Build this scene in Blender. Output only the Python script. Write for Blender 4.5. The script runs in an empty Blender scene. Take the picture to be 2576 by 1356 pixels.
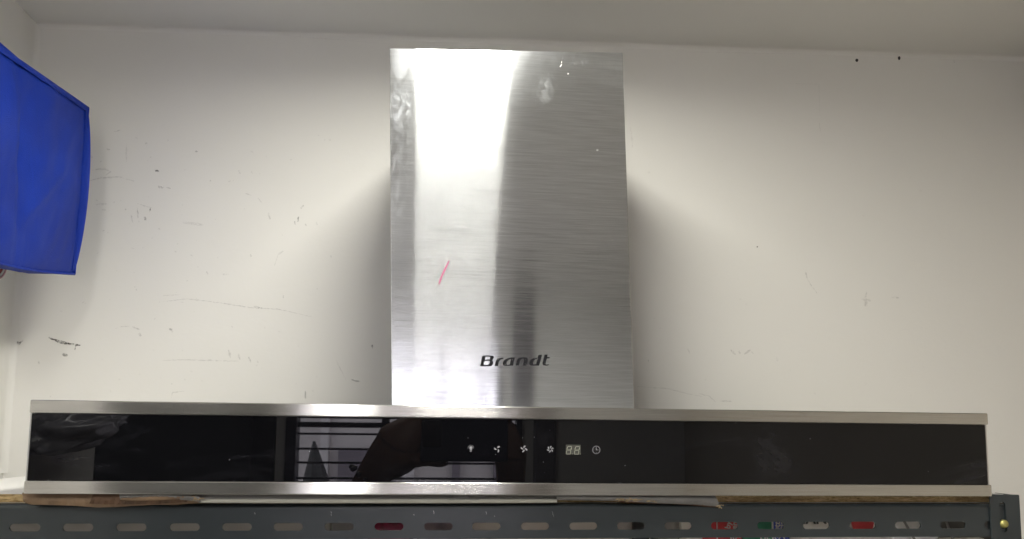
import bpy, bmesh, math, random
import numpy as np
from mathutils import Vector, Matrix, noise as mnoise
random.seed(7)
S = bpy.context.scene
COL = S.collection

# ------------------------------------------------------------------ camera
F, PX0, PY0, PW, PH = 1948.17, 1288.0, 883.5, 2576.0, 1356.4
CAM = np.array([-0.0979, -0.7193, 0.0582])
YAW, PITCH, ROLL = 0.100168, 0.103832, 0.010935
_c, _s = math.cos(YAW), math.sin(YAW)
FWD = np.array([_s*math.cos(PITCH), _c*math.cos(PITCH), math.sin(PITCH)])
_r0 = np.array([_c, -_s, 0.0]); _u0 = np.cross(_r0, FWD)
RGT = math.cos(ROLL)*_r0 + math.sin(ROLL)*_u0
UPV = -math.sin(ROLL)*_r0 + math.cos(ROLL)*_u0
cam_d = bpy.data.cameras.new("camera"); cam = bpy.data.objects.new("camera", cam_d); COL.objects.link(cam)
cam_d.sensor_width = 36.0; cam_d.lens = F/PW*36.0
cam_d.shift_y = (PY0-PH/2)/PW
cam_d.clip_start = 0.002; cam_d.clip_end = 60
cam.matrix_world = Matrix(((RGT[0], UPV[0], -FWD[0], CAM[0]), (RGT[1], UPV[1], -FWD[1], CAM[1]), (RGT[2], UPV[2], -FWD[2], CAM[2]), (0, 0, 0, 1)))
S.camera = cam

# ------------------------------------------------------------------ world, exposure
W = bpy.data.worlds.new("World"); S.world = W; W.use_nodes = True
W.node_tree.nodes["Background"].inputs[0].default_value = (0.90, 0.93, 1.0, 1)
W.node_tree.nodes["Background"].inputs[1].default_value = 8.5
S.view_settings.view_transform = 'Standard'; S.view_settings.look = 'None'
S.view_settings.exposure = 0.38; S.view_settings.gamma = 1.0
S.cycles.use_denoising = True
S.cycles.max_bounces = 8; S.cycles.diffuse_bounces = 5; S.cycles.glossy_bounces = 4
S.cycles.caustics_reflective = False; S.cycles.caustics_refractive = False
S.cycles.sample_clamp_indirect = 4.0
LAMP = 5.8

# ------------------------------------------------------------------ where a sight line meets a plane (surveying the photograph)
def ray(x, y): return FWD + (x-PX0)/F*RGT - (y-PY0)/F*UPV
def on_plane(x, y, a, k=0.0, x0=0.0):            # Y = a + k*(X-x0)
    d = ray(x, y); t = (a + k*(CAM[0]-x0) - CAM[1])/(d[1]-k*d[0]); return Vector(CAM + t*d)
def on_x(x, y, X):
    d = ray(x, y); return Vector(CAM + (X-CAM[0])/d[0]*d)
WK, WA, WX = -0.0545, 0.495, -0.72
def on_wall(x, y, off=0.0): return on_plane(x, y, WA-off, WK, WX)
def wall_y(x): return WA + WK*(x-WX)
GY = 0.001
def seen_in_glass(x, y, Y):                       # point of the room that the glass mirrors at this place
    v = on_plane(x, y, 2*GY-Y); return Vector((v.x, Y, v.z))

# ------------------------------------------------------------------ materials
def mat(name):
    m = bpy.data.materials.new(name); m.use_nodes = True
    nt = m.node_tree; b = nt.nodes["Principled BSDF"]; return m, nt, b
def N(nt, t, **kw):
    n = nt.nodes.new(t)
    for k, v in kw.items(): setattr(n, k, v)
    return n
def mapped(nt, scale, coord="Object", loc=(0, 0, 0), rot=(0, 0, 0)):
    tc = N(nt, "ShaderNodeTexCoord"); mp = N(nt, "ShaderNodeMapping")
    mp.inputs["Scale"].default_value = scale; mp.inputs["Location"].default_value = loc; mp.inputs["Rotation"].default_value = rot
    nt.links.new(tc.outputs[coord], mp.inputs[0]); return mp.outputs[0]
def noise(nt, vec, scale=1.0, detail=3.0, rough=0.5, dist=0.0):
    n = N(nt, "ShaderNodeTexNoise"); n.inputs["Scale"].default_value = scale; n.inputs["Detail"].default_value = detail
    n.inputs["Roughness"].default_value = rough; n.inputs["Distortion"].default_value = dist
    nt.links.new(vec, n.inputs["Vector"]); return n.outputs["Fac"]
def ramp(nt, fac, stops):
    r = N(nt, "ShaderNodeValToRGB"); e = r.color_ramp.elements
    while len(e) < len(stops): e.new(0.5)
    for el, (p, c) in zip(e, stops):
        el.position = p; el.color = (c, c, c, 1) if isinstance(c, (int, float)) else (*c, 1)
    nt.links.new(fac, r.inputs[0]); return r.outputs[0]
def math_(nt, op, a, b=None, clamp=False):
    n = N(nt, "ShaderNodeMath", operation=op); n.use_clamp = clamp
    for i, v in enumerate((a, b)):
        if v is None: continue
        if isinstance(v, (int, float)): n.inputs[i].default_value = v
        else: nt.links.new(v, n.inputs[i])
    return n.outputs[0]
def mix(nt, fac, a, b, blend='MIX'):
    n = N(nt, "ShaderNodeMix", data_type='RGBA', blend_type=blend)
    for s, v in ((n.inputs[0], fac), (n.inputs[6], a), (n.inputs[7], b)):
        if isinstance(v, (int, float)): s.default_value = v
        elif isinstance(v, tuple): s.default_value = (*v, 1)
        else: nt.links.new(v, s)
    return n.outputs[2]
def bump(nt, b, h, strength=0.3, dist=0.002):
    n = N(nt, "ShaderNodeBump"); n.inputs["Strength"].default_value = strength; n.inputs["Distance"].default_value = dist
    nt.links.new(h, n.inputs["Height"]); nt.links.new(n.outputs[0], b.inputs["Normal"])
def simple(name, col, rough=0.6, metal=0.0, var=0.06, scale=30.0, bumpiness=0.0, spec=0.5):
    m, nt, b = mat(name)
    v = mapped(nt, (scale,)*3)
    f = noise(nt, v, 1.0, 4.0)
    lo = tuple(max(0, c*(1-var)) for c in col); hi = tuple(min(1, c*(1+var)) for c in col)
    nt.links.new(ramp(nt, f, [(0.3, lo), (0.7, hi)]), b.inputs["Base Color"])
    b.inputs["Roughness"].default_value = rough; b.inputs["Metallic"].default_value = metal
    b.inputs["Specular IOR Level"].default_value = spec
    if bumpiness: bump(nt, b, f, bumpiness, 0.001)
    return m
def plaster(name, col, marks=True):
    m, nt, b = mat(name)
    big = noise(nt, mapped(nt, (1.6,)*3), 1.0, 4.0, 0.6)
    fine = noise(nt, mapped(nt, (160,)*3), 1.0, 3.0)
    mid = noise(nt, mapped(nt, (9, 9, 14)), 1.0, 5.0, 0.6, 0.4)
    c1 = ramp(nt, big, [(0.3, tuple(c*0.965 for c in col)), (0.7, col)])
    spots = ramp(nt, noise(nt, mapped(nt, (34, 34, 60), loc=(3, 1, 2)), 1.0, 6.0, 0.75), [(0.67, 0.0), (0.76, 0.22)])
    c2 = mix(nt, spots, c1, tuple(c*0.72 for c in col)) if marks else c1
    nt.links.new(c2, b.inputs["Base Color"])
    b.inputs["Roughness"].default_value = 0.62; b.inputs["Specular IOR Level"].default_value = 0.25
    h = math_(nt, 'ADD', math_(nt, 'MULTIPLY', mid, 1.0), math_(nt, 'MULTIPLY', fine, 0.12))
    bump(nt, b, h, 0.25, 0.003)
    return m
def brushed(name, base, rough, aniso, tilt, spread, haze=0.3, streak=(22.0, 22.0, 800.0), smudges=None, dirt=0.0):
    """steel brushed along X: fine grooves tip the surface normal up and down only"""
    m, nt, b = mat(name)
    b.inputs["Metallic"].default_value = 1.0
    s1 = noise(nt, mapped(nt, streak), 1.0, 3.0, 0.6)
    s2 = noise(nt, mapped(nt, (streak[0]*4, streak[1]*4, streak[2]*3.3), loc=(5, 3, 1)), 1.0, 2.0, 0.6)
    s3 = noise(nt, mapped(nt, (streak[0]*0.5, streak[1]*.5, streak[2]*0.22), loc=(2, 9, 4)), 1.0, 2.0, 0.5)
    t = math_(nt, 'ADD', math_(nt, 'MULTIPLY', math_(nt, 'SUBTRACT', s1, 0.5), tilt), math_(nt, 'MULTIPLY', math_(nt, 'SUBTRACT', s2, 0.5), tilt*0.8))
    t = math_(nt, 'ADD', t, math_(nt, 'MULTIPLY', math_(nt, 'SUBTRACT', s3, 0.5), tilt*0.5))
    wn = N(nt, "ShaderNodeTexWhiteNoise"); wn.noise_dimensions = '3D'; nt.links.new(mapped(nt, (3000.0, 3000.0, 60000.0)), wn.inputs["Vector"])
    u = math_(nt, 'MULTIPLY', math_(nt, 'SUBTRACT', wn.outputs["Value"], 0.5), 2.9)
    sc_ = N(nt, "ShaderNodeSeparateColor"); nt.links.new(wn.outputs["Color"], sc_.inputs[0])
    wide = math_(nt, 'MULTIPLY', math_(nt, 'SUBTRACT', sc_.outputs[0], 0.5), 1.2)
    pick = math_(nt, 'LESS_THAN', sc_.outputs[1], haze)
    core = math_(nt, 'MULTIPLY', math_(nt, 'TANGENT', u), spread)
    t = math_(nt, 'ADD', t, math_(nt, 'ADD', math_(nt, 'MULTIPLY', wide, pick), math_(nt, 'MULTIPLY', core, math_(nt, 'SUBTRACT', 1.0, pick))))
    geo = N(nt, "ShaderNodeNewGeometry"); cx = N(nt, "ShaderNodeCombineXYZ"); nt.links.new(t, cx.inputs[2])
    add = N(nt, "ShaderNodeVectorMath", operation='ADD'); nt.links.new(geo.outputs["Normal"], add.inputs[0]); nt.links.new(cx.outputs[0], add.inputs[1])
    nrm = N(nt, "ShaderNodeVectorMath", operation='NORMALIZE'); nt.links.new(add.outputs[0], nrm.inputs[0])
    nt.links.new(nrm.outputs[0], b.inputs["Normal"])
    b.inputs["Anisotropic"].default_value = aniso
    tg = N(nt, "ShaderNodeCombineXYZ"); tg.inputs[2].default_value = 1.0
    nt.links.new(tg.outputs[0], b.inputs["Tangent"])
    col = ramp(nt, s1, [(0.25, tuple(c*0.80 for c in base)), (0.75, tuple(min(1, c*1.08) for c in base))])
    r = rough
    if dirt:
        d = ramp(nt, noise(nt, mapped(nt, (22, 22, 110)), 1.0, 5.0, 0.7), [(0.62, 0.0), (0.74, dirt)])
        col = mix(nt, d, col, tuple(c*0.42 for c in base))
    if smudges:
        tc = N(nt, "ShaderNodeTexCoord"); sep = N(nt, "ShaderNodeSeparateXYZ"); nt.links.new(tc.outputs["Object"], sep.inputs[0])
        wisps = noise(nt, mapped(nt, (150, 150, 90)), 1.0, 7.0, 0.75, 0.5)
        tot = None
        for (x, z, rx, rz, k, th) in smudges:
            dx = math_(nt, 'DIVIDE', math_(nt, 'SUBTRACT', sep.outputs[0], x), rx); dz = math_(nt, 'DIVIDE', math_(nt, 'SUBTRACT', sep.outputs[2], z), rz)
            d2 = math_(nt, 'ADD', math_(nt, 'MULTIPLY', dx, dx), math_(nt, 'MULTIPLY', dz, dz))
            g = math_(nt, 'SUBTRACT', 1.0, d2, True)
            w = math_(nt, 'MULTIPLY', math_(nt, 'MULTIPLY', math_(nt, 'SUBTRACT', wisps, th), 4.0, True), k)
            g = math_(nt, 'MULTIPLY', math_(nt, 'POWER', g, 0.6), w)
            tot = g if tot is None else math_(nt, 'ADD', tot, g, True)
        b.inputs["Coat Weight"].default_value = 0.0
        met = math_(nt, 'SUBTRACT', 1.0, math_(nt, 'MULTIPLY', tot, 0.35))
        nt.links.new(met, b.inputs["Metallic"])
        col = mix(nt, math_(nt, 'MULTIPLY', tot, 0.6), col, (0.62, 0.66, 0.74))
        nt.links.new(math_(nt, 'ADD', math_(nt, 'MULTIPLY', tot, 0.30), rough), b.inputs["Roughness"])
    else:
        b.inputs["Roughness"].default_value = r
    nt.links.new(col, b.inputs["Base Color"])
    return m

M = {}
M['wall'] = plaster('wall_paint', (0.82, 0.81, 0.775))
M['ceiling'] = plaster('ceiling_paint', (0.86, 0.855, 0.83), False)
M['scuff'] = None
M['steel_front'] = brushed('brushed_steel_chimney', (0.72, 0.745, 0.77), 0.10, 1.0, 0.07, 0.0085, 0.029, smudges=[(-0.1466, 0.3778, 0.0187, 0.1122, 0.24, 0.42), (-0.1466, 0.4292, 0.0168, 0.0281, 0.30, 0.38), (-0.1447, 0.4853, 0.0103, 0.0262, 0.33, 0.15), (0.0254, 0.4601, 0.0112, 0.0187, 0.36, 0.40), (0.1058, 0.4853, 0.0281, 0.0206, 0.15, 0.45), (0.0871, 0.2749, 0.0281, 0.0468, 0.14, 0.55), (-0.0251, 0.4975, 0.1496, 0.0056, 0.12, 0.45), (0.0451, 0.4993, 0.0468, 0.0112, 0.12, 0.45), (0.0591, 0.3684, 0.0561, 0.0374, 0.06, 0.50)])
M['steel_bar'] = brushed('brushed_steel_trim', (0.62, 0.61, 0.59), 0.17, 1.0, 0.10, 0.03, 0.45, streak=(14.0, 14.0, 1400.0), dirt=0.35)
M['steel_side'] = simple('plain_steel', (0.55, 0.55, 0.55), 0.35, 1.0, 0.05, 60)
M['dark_gap'] = simple('dark_rubber', (0.015, 0.015, 0.016), 0.7)
M['body'] = simple('galvanised_steel', (0.45, 0.45, 0.45), 0.45, 1.0, 0.1, 40)
# black glass with dust
m, nt, b = mat('black_glass'); M['glass'] = m
dust = ramp(nt, noise(nt, mapped(nt, (420,)*3), 1.0, 1.0), [(0.85, 0.0), (0.88, 0.4)])
film = ramp(nt, noise(nt, mapped(nt, (7, 7, 16)), 1.0, 6.0, 0.7, 1.0), [(0.55, 0.0), (0.85, 0.05)])
nt.links.new(mix(nt, math_(nt, 'ADD', dust, film, True), (0.004, 0.004, 0.005), (0.35, 0.35, 0.43)), b.inputs["Base Color"])
b.inputs["Roughness"].default_value = 0.012; b.inputs["IOR"].default_value = 1.40
M['print'] = simple('icon_print', (0.31, 0.31, 0.34), 0.6)
M['lcd_back'] = simple('display_window', (0.055, 0.056, 0.048), 0.4, var=0.15, scale=200)
M['lcd_seg'] = simple('display_segment', (0.36, 0.37, 0.31), 0.5)
# logo print, chipped
m, nt, b = mat('chipped_black_print'); M['logo'] = m
chip = ramp(nt, noise(nt, mapped(nt, (620,)*3), 1.0, 2.0, 0.6), [(0.665, 0.0), (0.70, 0.9)])
nt.links.new(mix(nt, chip, (0.012, 0.012, 0.015), (0.6, 0.6, 0.6)), b.inputs["Base Color"])
nt.links.new(chip, b.inputs["Metallic"]); b.inputs["Roughness"].default_value = 0.8; b.inputs["Specular IOR Level"].default_value = 0.1
M['pink'] = simple('pink_crayon', (0.42, 0.12, 0.22), 0.6, var=0.15, scale=300)
# powder-coated rack
m, nt, b = mat('grey_powder_coat'); M['coat'] = m
f1 = noise(nt, mapped(nt, (3, 3, 9)), 1.0, 4.0)
nt.links.new(ramp(nt, f1, [(0.3, (0.029, 0.037, 0.041)), (0.7, (0.037, 0.046, 0.051))]), b.inputs["Base Color"])
b.inputs["Roughness"].default_value = 0.27
bump(nt, b, noise(nt, mapped(nt, (150, 150, 220)), 1.0, 3.0), 0.16, 0.0006)
# chipboard edge
m, nt, b = mat('chipboard_edge'); M['chip'] = m
g1 = noise(nt, mapped(nt, (150, 150, 700)), 1.0, 5.0, 0.75, 0.6)
g2 = noise(nt, mapped(nt, (30, 30, 260), loc=(4, 4, 4)), 1.0, 4.0, 0.7)
c = ramp(nt, g1, [(0.30, (0.16, 0.09, 0.03)), (0.45, (0.60, 0.42, 0.19)), (0.6, (0.82, 0.63, 0.34)), (0.8, (0.88, 0.74, 0.47))])
c = mix(nt, ramp(nt, g2, [(0.35, 0.65), (0.6, 0.0)]), c, (0.16, 0.09, 0.03))
nt.links.new(c, b.inputs["Base Color"]); b.inputs["Roughness"].default_value = 0.85
bump(nt, b, g1, 0.8, 0.002)
M['melamine'] = simple('white_melamine', (0.80, 0.79, 0.77), 0.35, var=0.02, scale=12)
M['zinc'] = simple('zinc_yellow_bolt', (0.50, 0.46, 0.16), 0.42, 0.7, 0.35, 260, 0.4)
M['cardboard'] = simple('brown_packing_paper', (0.22, 0.145, 0.085), 0.6, var=0.25, scale=60, bumpiness=0.3)
M['darkboard'] = simple('stained_cardboard', (0.10, 0.055, 0.03), 0.7, var=0.35, scale=90, bumpiness=0.4)
M['foam'] = simple('white_foam_sheet', (0.46, 0.455, 0.40), 0.6, var=0.06, scale=45)
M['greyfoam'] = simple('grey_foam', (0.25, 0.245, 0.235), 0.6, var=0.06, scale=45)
M['greysheet'] = simple('grey_packing_sheet', (0.19, 0.185, 0.18), 0.45, var=0.12, scale=60)
M['fibre'] = simple('torn_paper_fibre', (0.42, 0.32, 0.19), 0.9, var=0.3, scale=300, bumpiness=0.5)
# blue bag
m, nt, b = mat('blue_nonwoven_fabric'); M['blue'] = m
wv = noise(nt, mapped(nt, (700,)*3), 1.0, 2.0)
lg = noise(nt, mapped(nt, (9,)*3), 1.0, 4.0, 0.6)
c = ramp(nt, lg, [(0.3, (0.003, 0.025, 0.29)), (0.7, (0.005, 0.038, 0.39))])
nt.links.new(c, b.inputs["Base Color"]); b.inputs["Roughness"].default_value = 0.55
b.inputs["Specular IOR Level"].default_value = 0.25
h = math_(nt, 'ADD', wv, math_(nt, 'MULTIPLY', noise(nt, mapped(nt, (14, 14, 5), rot=(0.5, 0, 0)), 1.0, 3.0, 0.5, 0.8), 7.0))
bump(nt, b, h, 0.35, 0.002)
M['red'] = simple('dull_red_plastic', (0.35, 0.03, 0.03), 0.4)
M['white'] = simple('white_plastic', (0.72, 0.71, 0.70), 0.4)
M['pinkish'] = simple('pink_plastic', (0.55, 0.30, 0.34), 0.4)
M['navy'] = simple('navy_plastic', (0.02, 0.02, 0.06), 0.4)
M['black'] = simple('black_plastic', (0.02, 0.02, 0.022), 0.4)
M['fixture'] = simple('white_lamp_housing', (0.8, 0.8, 0.8), 0.4)
m, nt, b = mat('lamp_diffuser'); M['lamp'] = m
b.inputs["Base Color"].default_value = (0.8, 0.8, 0.8, 1)
b.inputs["Emission Color"].default_value = (1.0, 0.985, 0.93, 1); b.inputs["Emission Strength"].default_value = 9.0
M['skin'] = simple('skin', (0.15, 0.075, 0.05), 0.55, var=0.1, scale=80)
M['hair'] = simple('dark_hair', (0.012, 0.01, 0.009), 0.5)
M['shirt'] = simple('dark_shirt_cloth', (0.03, 0.035, 0.05), 0.8)
M['phone'] = simple('dark_blue_phone_back', (0.012, 0.016, 0.035), 0.35)
M['lens'] = simple('lens_glass', (0.004, 0.004, 0.005), 0.08)

# ------------------------------------------------------------------ object helpers
def link(name, me, m=None, parent=None):
    o = bpy.data.objects.new(name, me); COL.objects.link(o)
    if m is not None: me.materials.append(m)
    if parent is not None:
        o.parent = parent
        base = parent.get('_at', None)
        o.matrix_parent_inverse = Matrix.Translation(-Vector(base)) if base is not None else Matrix.Identity(4)
    return o
def tag(o, label=None, cat=None, group=None, kind=None):
    if label: o['label'] = label
    if cat: o['category'] = cat
    if group: o['group'] = group
    if kind: o['kind'] = kind
    return o
def thing(name, label, cat, loc, group=None):
    o = bpy.data.objects.new(name, None); COL.objects.link(o); o.location = loc; o['_at'] = tuple(loc); o.empty_display_size = 0.05
    return tag(o, label, cat, group)
def finish(bm, name, m, parent=None, bevel=0.0, seg=2, smooth=False):
    bmesh.ops.recalc_face_normals(bm, faces=bm.faces)
    if bevel:
        bmesh.ops.bevel(bm, geom=[e for e in bm.edges if len(e.link_faces) == 2 and e.calc_face_angle(0) > 0.5], offset=bevel, segments=seg, affect='EDGES', profile=0.5)
    me = bpy.data.meshes.new(name); bm.to_mesh(me); bm.free()
    if smooth:
        for p in me.polygons: p.use_smooth = True
    return link(name, me, m, parent)
def hexa(bm, c):
    """box from 8 corners: bottom 4 (ccw) then top 4"""
    v = [bm.verts.new(Vector(p)) for p in c]
    for f in ((3, 2, 1, 0), (4, 5, 6, 7), (0, 1, 5, 4), (1, 2, 6, 5), (2, 3, 7, 6), (3, 0, 4, 7)):
        bm.faces.new([v[i] for i in f])
def box(bm, x0, x1, y0, y1, z0, z1, fn=None):
    c = [(x0, y0, z0), (x1, y0, z0), (x1, y1, z0), (x0, y1, z0), (x0, y0, z1), (x1, y0, z1), (x1, y1, z1), (x0, y1, z1)]
    if fn: c = [fn(*p) for p in c]
    hexa(bm, c)
def boxobj(name, x0, x1, y0, y1, z0, z1, m, parent=None, bevel=0.0, fn=None, seg=2):
    bm = bmesh.new(); box(bm, x0, x1, y0, y1, z0, z1, fn); return finish(bm, name, m, parent, bevel, seg)
def plate_mesh(loops, thick, bev=0.0, res=6):
    """filled flat shape with holes (loops of 2-D points), thickened: mesh in local XY, depth along Z"""
    cu = bpy.data.curves.new("tmp", 'CURVE'); cu.dimensions = '2D'; cu.fill_mode = 'BOTH'
    cu.extrude = thick/2; cu.bevel_depth = bev; cu.bevel_resolution = 1
    for lp in loops:
        sp = cu.splines.new('POLY'); sp.points.add(len(lp)-1)
        for i, (x, y) in enumerate(lp): sp.points[i].co = (x, y, 0, 1)
        sp.use_cyclic_u = True
    o = bpy.data.objects.new("tmp", cu); COL.objects.link(o)
    dg = bpy.context.evaluated_depsgraph_get(); me = bpy.data.meshes.new_from_object(o.evaluated_get(dg))
    bpy.data.objects.remove(o); bpy.data.curves.remove(cu); return me
def plate(name, loops, thick, place, m, parent=None, bev=0.0):
    me = plate_mesh(loops, thick, bev)
    for v in me.vertices: v.co = place(v.co.x, v.co.y, v.co.z)
    me.update()
    bm = bmesh.new(); bm.from_mesh(me); bmesh.ops.recalc_face_normals(bm, faces=bm.faces); bm.to_mesh(me); bm.free()
    me.name = name; me.materials.clear()
    return link(name, me, m, parent)
def text_mesh(s, size, thick=0.0004, shear=0.0):
    cu = bpy.data.curves.new("tmp", 'FONT'); cu.body = s; cu.size = size; cu.extrude = thick/2; cu.align_x = 'CENTER'; cu.align_y = 'CENTER'; cu.shear = shear; cu.offset = size*0.02
    o = bpy.data.objects.new("tmp", cu); COL.objects.link(o)
    dg = bpy.context.evaluated_depsgraph_get(); me = bpy.data.meshes.new_from_object(o.evaluated_get(dg))
    bpy.data.objects.remove(o); bpy.data.curves.remove(cu); return me
def tube(bm, pts, r, n=8, rfn=None):
    pts = [Vector(p) for p in pts]; rings = []
    for i, p in enumerate(pts):
        d = (pts[min(i+1, len(pts)-1)]-pts[max(i-1, 0)]).normalized()
        a = d.orthogonal().normalized() if i == 0 else (rings_a - d*rings_a.dot(d)).normalized()
        rings_a = a; b_ = d.cross(a); rr = rfn(i) if rfn else r
        rings.append([bm.verts.new(p + a*math.cos(2*math.pi*k/n)*rr + b_*math.sin(2*math.pi*k/n)*rr) for k in range(n)])
    for i in range(len(rings)-1):
        for k in range(n): bm.faces.new((rings[i][k], rings[i][(k+1) % n], rings[i+1][(k+1) % n], rings[i+1][k]))
    bm.faces.new(rings[0][::-1]); bm.faces.new(rings[-1])
def stadium(cx, cy, w, h, n=8):
    r = h/2; p = []
    for k in range(n+1): a = -math.pi/2+math.pi*k/n; p.append((cx+w/2-r+r*math.cos(a), cy+r*math.sin(a)))
    for k in range(n+1): a = math.pi/2+math.pi*k/n; p.append((cx-w/2+r+r*math.cos(a), cy+r*math.sin(a)))
    return p

# ------------------------------------------------------------------ the room
XL, XR, ZC, ZF, YB = -0.722, 0.86, 0.68, -1.84, -2.20
def struct(name, m, x0, x1, y0, y1, z0, z1, fn=None):
    return tag(boxobj(name, x0, x1, y0, y1, z0, z1, m, fn=fn), kind='structure')
# back wall follows its own slight angle
bw = [(XL-0.1, wall_y(XL-0.1)), (XR+0.1, wall_y(XR+0.1))]
bm = bmesh.new(); hexa(bm, [(bw[0][0], bw[0][1], ZF), (bw[1][0], bw[1][1], ZF), (bw[1][0], bw[1][1]+0.12, ZF), (bw[0][0], bw[0][1]+0.12, ZF),
                            (bw[0][0], bw[0][1], ZC+0.1), (bw[1][0], bw[1][1], ZC+0.1), (bw[1][0], bw[1][1]+0.12, ZC+0.1), (bw[0][0], bw[0][1]+0.12, ZC+0.1)])
wall = tag(finish(bm, 'wall_back', M['wall']), kind='structure')
struct('ceiling', M['ceiling'], -1.6, 2.6, YB-0.1, 0.62, ZC, ZC+0.1)
M['floor'] = simple('grey_floor_tile', (0.60, 0.58, 0.55), 0.4, var=0.1, scale=6)
struct('floor', M['floor'], -1.6, 2.6, YB-0.1, 0.62, ZF-0.1, ZF)
M['side'] = simple('side_wall_paint', (0.80, 0.79, 0.76), 0.6, var=0.04, scale=4)
struct('wall_left', M['wall'], XL-0.1, XL, -0.80, 0.60, ZF, ZC)
M['warm'] = plaster('warm_wall_paint', (0.58, 0.53, 0.45), False)
struct('wall_right', M['warm'], XR, XR+0.1, YB, 0.60, ZF, ZC)
M['darkdoor'] = simple('dark_green_door_paint', (0.004, 0.007, 0.008), 0.8, var=0.2, scale=5, spec=0.1)
d = tag(boxobj('door', XL-0.06, XL-0.01, -2.10, -0.83, ZF, 0.45, M['darkdoor'], bevel=0.003), 'dark green door in the left wall behind the photographer', 'door')
struct('wall_over_door', M['side'], XL-0.1, XL, -2.20, -0.80, 0.45, ZC)
struct('wall_door_back', M['darkdoor'], XL-0.1, XL-0.07, -2.20, -0.80, ZF, 0.45)
# rear wall with the window opening
wx0 = seen_in_glass(721, 1100, YB).x; wx1 = seen_in_glass(1312, 1100, YB).x; wz0, wz1 = -0.50, 0.30
M['rear'] = simple('rear_wall_paint', (0.72, 0.70, 0.69), 0.6, var=0.05, scale=4)
struct('wall_rear_dark', M['darkdoor'], XL-0.06, seen_in_glass(695, 1100, YB).x, YB+0.002, YB+0.03, ZF, 0.5)
struct('wall_rear_left', M['rear'], XL-0.1, wx0, YB-0.1, YB, ZF, ZC)
px1 = seen_in_glass(1341, 1100, YB).x; px2 = seen_in_glass(1395, 1100, YB).x
struct('wall_rear_right', M['rear'], wx1, XR+0.1, YB-0.1, YB, ZF, ZC)
struct('wall_rear_bottom', M['rear'], wx0, wx1, YB-0.1, YB, ZF, wz0)
struct('wall_rear_top', M['rear'], wx0, wx1, YB-0.1, YB, wz1, ZC)
M['curtain'] = simple('curtain_cloth', (0.16, 0.15, 0.17), 0.8)
tag(boxobj('curtain', px1, px2, YB+0.002, YB+0.05, ZF+0.05, 0.6, M['curtain'], bevel=0.01), 'dark narrow curtain hanging beside the barred window', 'curtain')
M['panel'] = simple('wall_panel_paint', (0.68, 0.68, 0.68), 0.6, var=0.04, scale=4)
struct('wall_panel', M['panel'], px2, XR-0.002, YB+0.002, YB+0.03, ZF, ZC-0.002)
def cove(name, pts, m):
    bm = bmesh.new(); rows = [[bm.verts.new(p) for p in r_] for r_ in pts]
    for i in range(len(rows)-1):
        for j in range(len(rows[0])-1): bm.faces.new((rows[i][j], rows[i+1][j], rows[i+1][j+1], rows[i][j+1]))
    tag(finish(bm, name, m, smooth=True), kind='structure')
rc = 0.010
cove('wall_cove_top', [[(x, wall_y(x)+0.0005-rc+rc*math.sin(a), ZC+0.0005-rc+rc*math.cos(a)) for a in [math.pi/2*k/8 for k in range(9)]] for x in (XL, -0.2, 0.3, XR)], M['wall'])
rc2 = 0.012
cove('wall_cove_left', [[(XL-0.0005+rc2-rc2*math.sin(a), wall_y(XL)+0.0008-rc2+rc2*math.cos(a)*1.0, z) for a in [math.pi/2*k/8 for k in range(9)]] for z in (-0.01, 0.3, ZC-0.003)], M['wall'])
# window with bars
M['frame'] = simple('dark_window_metal', (0.012, 0.014, 0.03), 0.4)
win = thing('window', 'dark framed window with horizontal security bars behind the photographer', 'window', ((wx0+wx1)/2, YB, wz0))
bm = bmesh.new()
box(bm, wx0, seen_in_glass(747, 1100, YB).x, YB-0.06, YB+0.02, wz0, wz1)
box(bm, wx1-0.02, wx1, YB-0.06, YB+0.02, wz0, wz1)
box(bm, wx0, wx1, YB-0.058, YB+0.018, wz0, wz0+0.03); box(bm, wx0, wx1, YB-0.058, YB+0.018, wz1-0.03, wz1)
finish(bm, 'frame', M['frame'], win)
mx = seen_in_glass(969, 1100, YB).x
boxobj('mullion', mx-0.014, mx+0.014, YB-0.04, YB+0.01, wz0+0.03, wz1-0.03, M['frame'], win)
zs = [seen_in_glass(850, y, YB).z for y in (1050, 1092, 1130, 1165)]
z = zs[-1]-0.057
while z > wz0+0.05: zs.append(z); z -= 0.057
z = zs[0]+0.057
while z < wz1-0.05: zs.append(z); z += 0.057
for z in zs: boxobj('bar', wx0+0.03, wx1-0.02, YB-0.035, YB-0.022, z-0.004, z+0.004, M['frame'], win)
z = seen_in_glass(850, 1069, YB).z
boxobj('rail', wx0+0.03, wx1-0.02, YB-0.05, YB-0.01, z-0.010, z+0.010, M['frame'], win)
# outside the window
M['facade'] = simple('pale_pink_render', (0.62, 0.575, 0.58), 0.8, var=0.12, scale=2.2)
M['facade2'] = simple('grey_mauve_render', (0.22, 0.19, 0.23), 0.8, var=0.1, scale=3)
M['facade3'] = simple('bright_render', (0.72, 0.68, 0.70), 0.8, var=0.06, scale=3)
fb = thing('building', 'pale pink neighbouring building seen through the window bars', 'building', (0, -3.9, ZF))
boxobj('wall', -4, 4, -4.1, -3.9, ZF, 1.2, M['facade'], fb)
for (a, b_, y0, y1, mm) in ((640, 735, 1040, 1300, 'facade3'), (800, 830, 1040, 1300, 'facade3'), (846, 985, 1132, 1320, 'facade2'), (1010, 1045, 1030, 1300, 'facade3'), (1135, 1160, 1000, 1300, 'facade2'), (1240, 1262, 1000, 1300, 'facade2')):
    p0 = seen_in_glass(a, y1, -3.88); p1 = seen_in_glass(b_, y0, -3.88)
    boxobj('wall_panel', p0.x, p1.x, -3.898, -3.86, p0.z, p1.z, M[mm], fb)
p0 = seen_in_glass(795, 1215, -3.6); p1 = seen_in_glass(790, 1110, -3.6)
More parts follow.
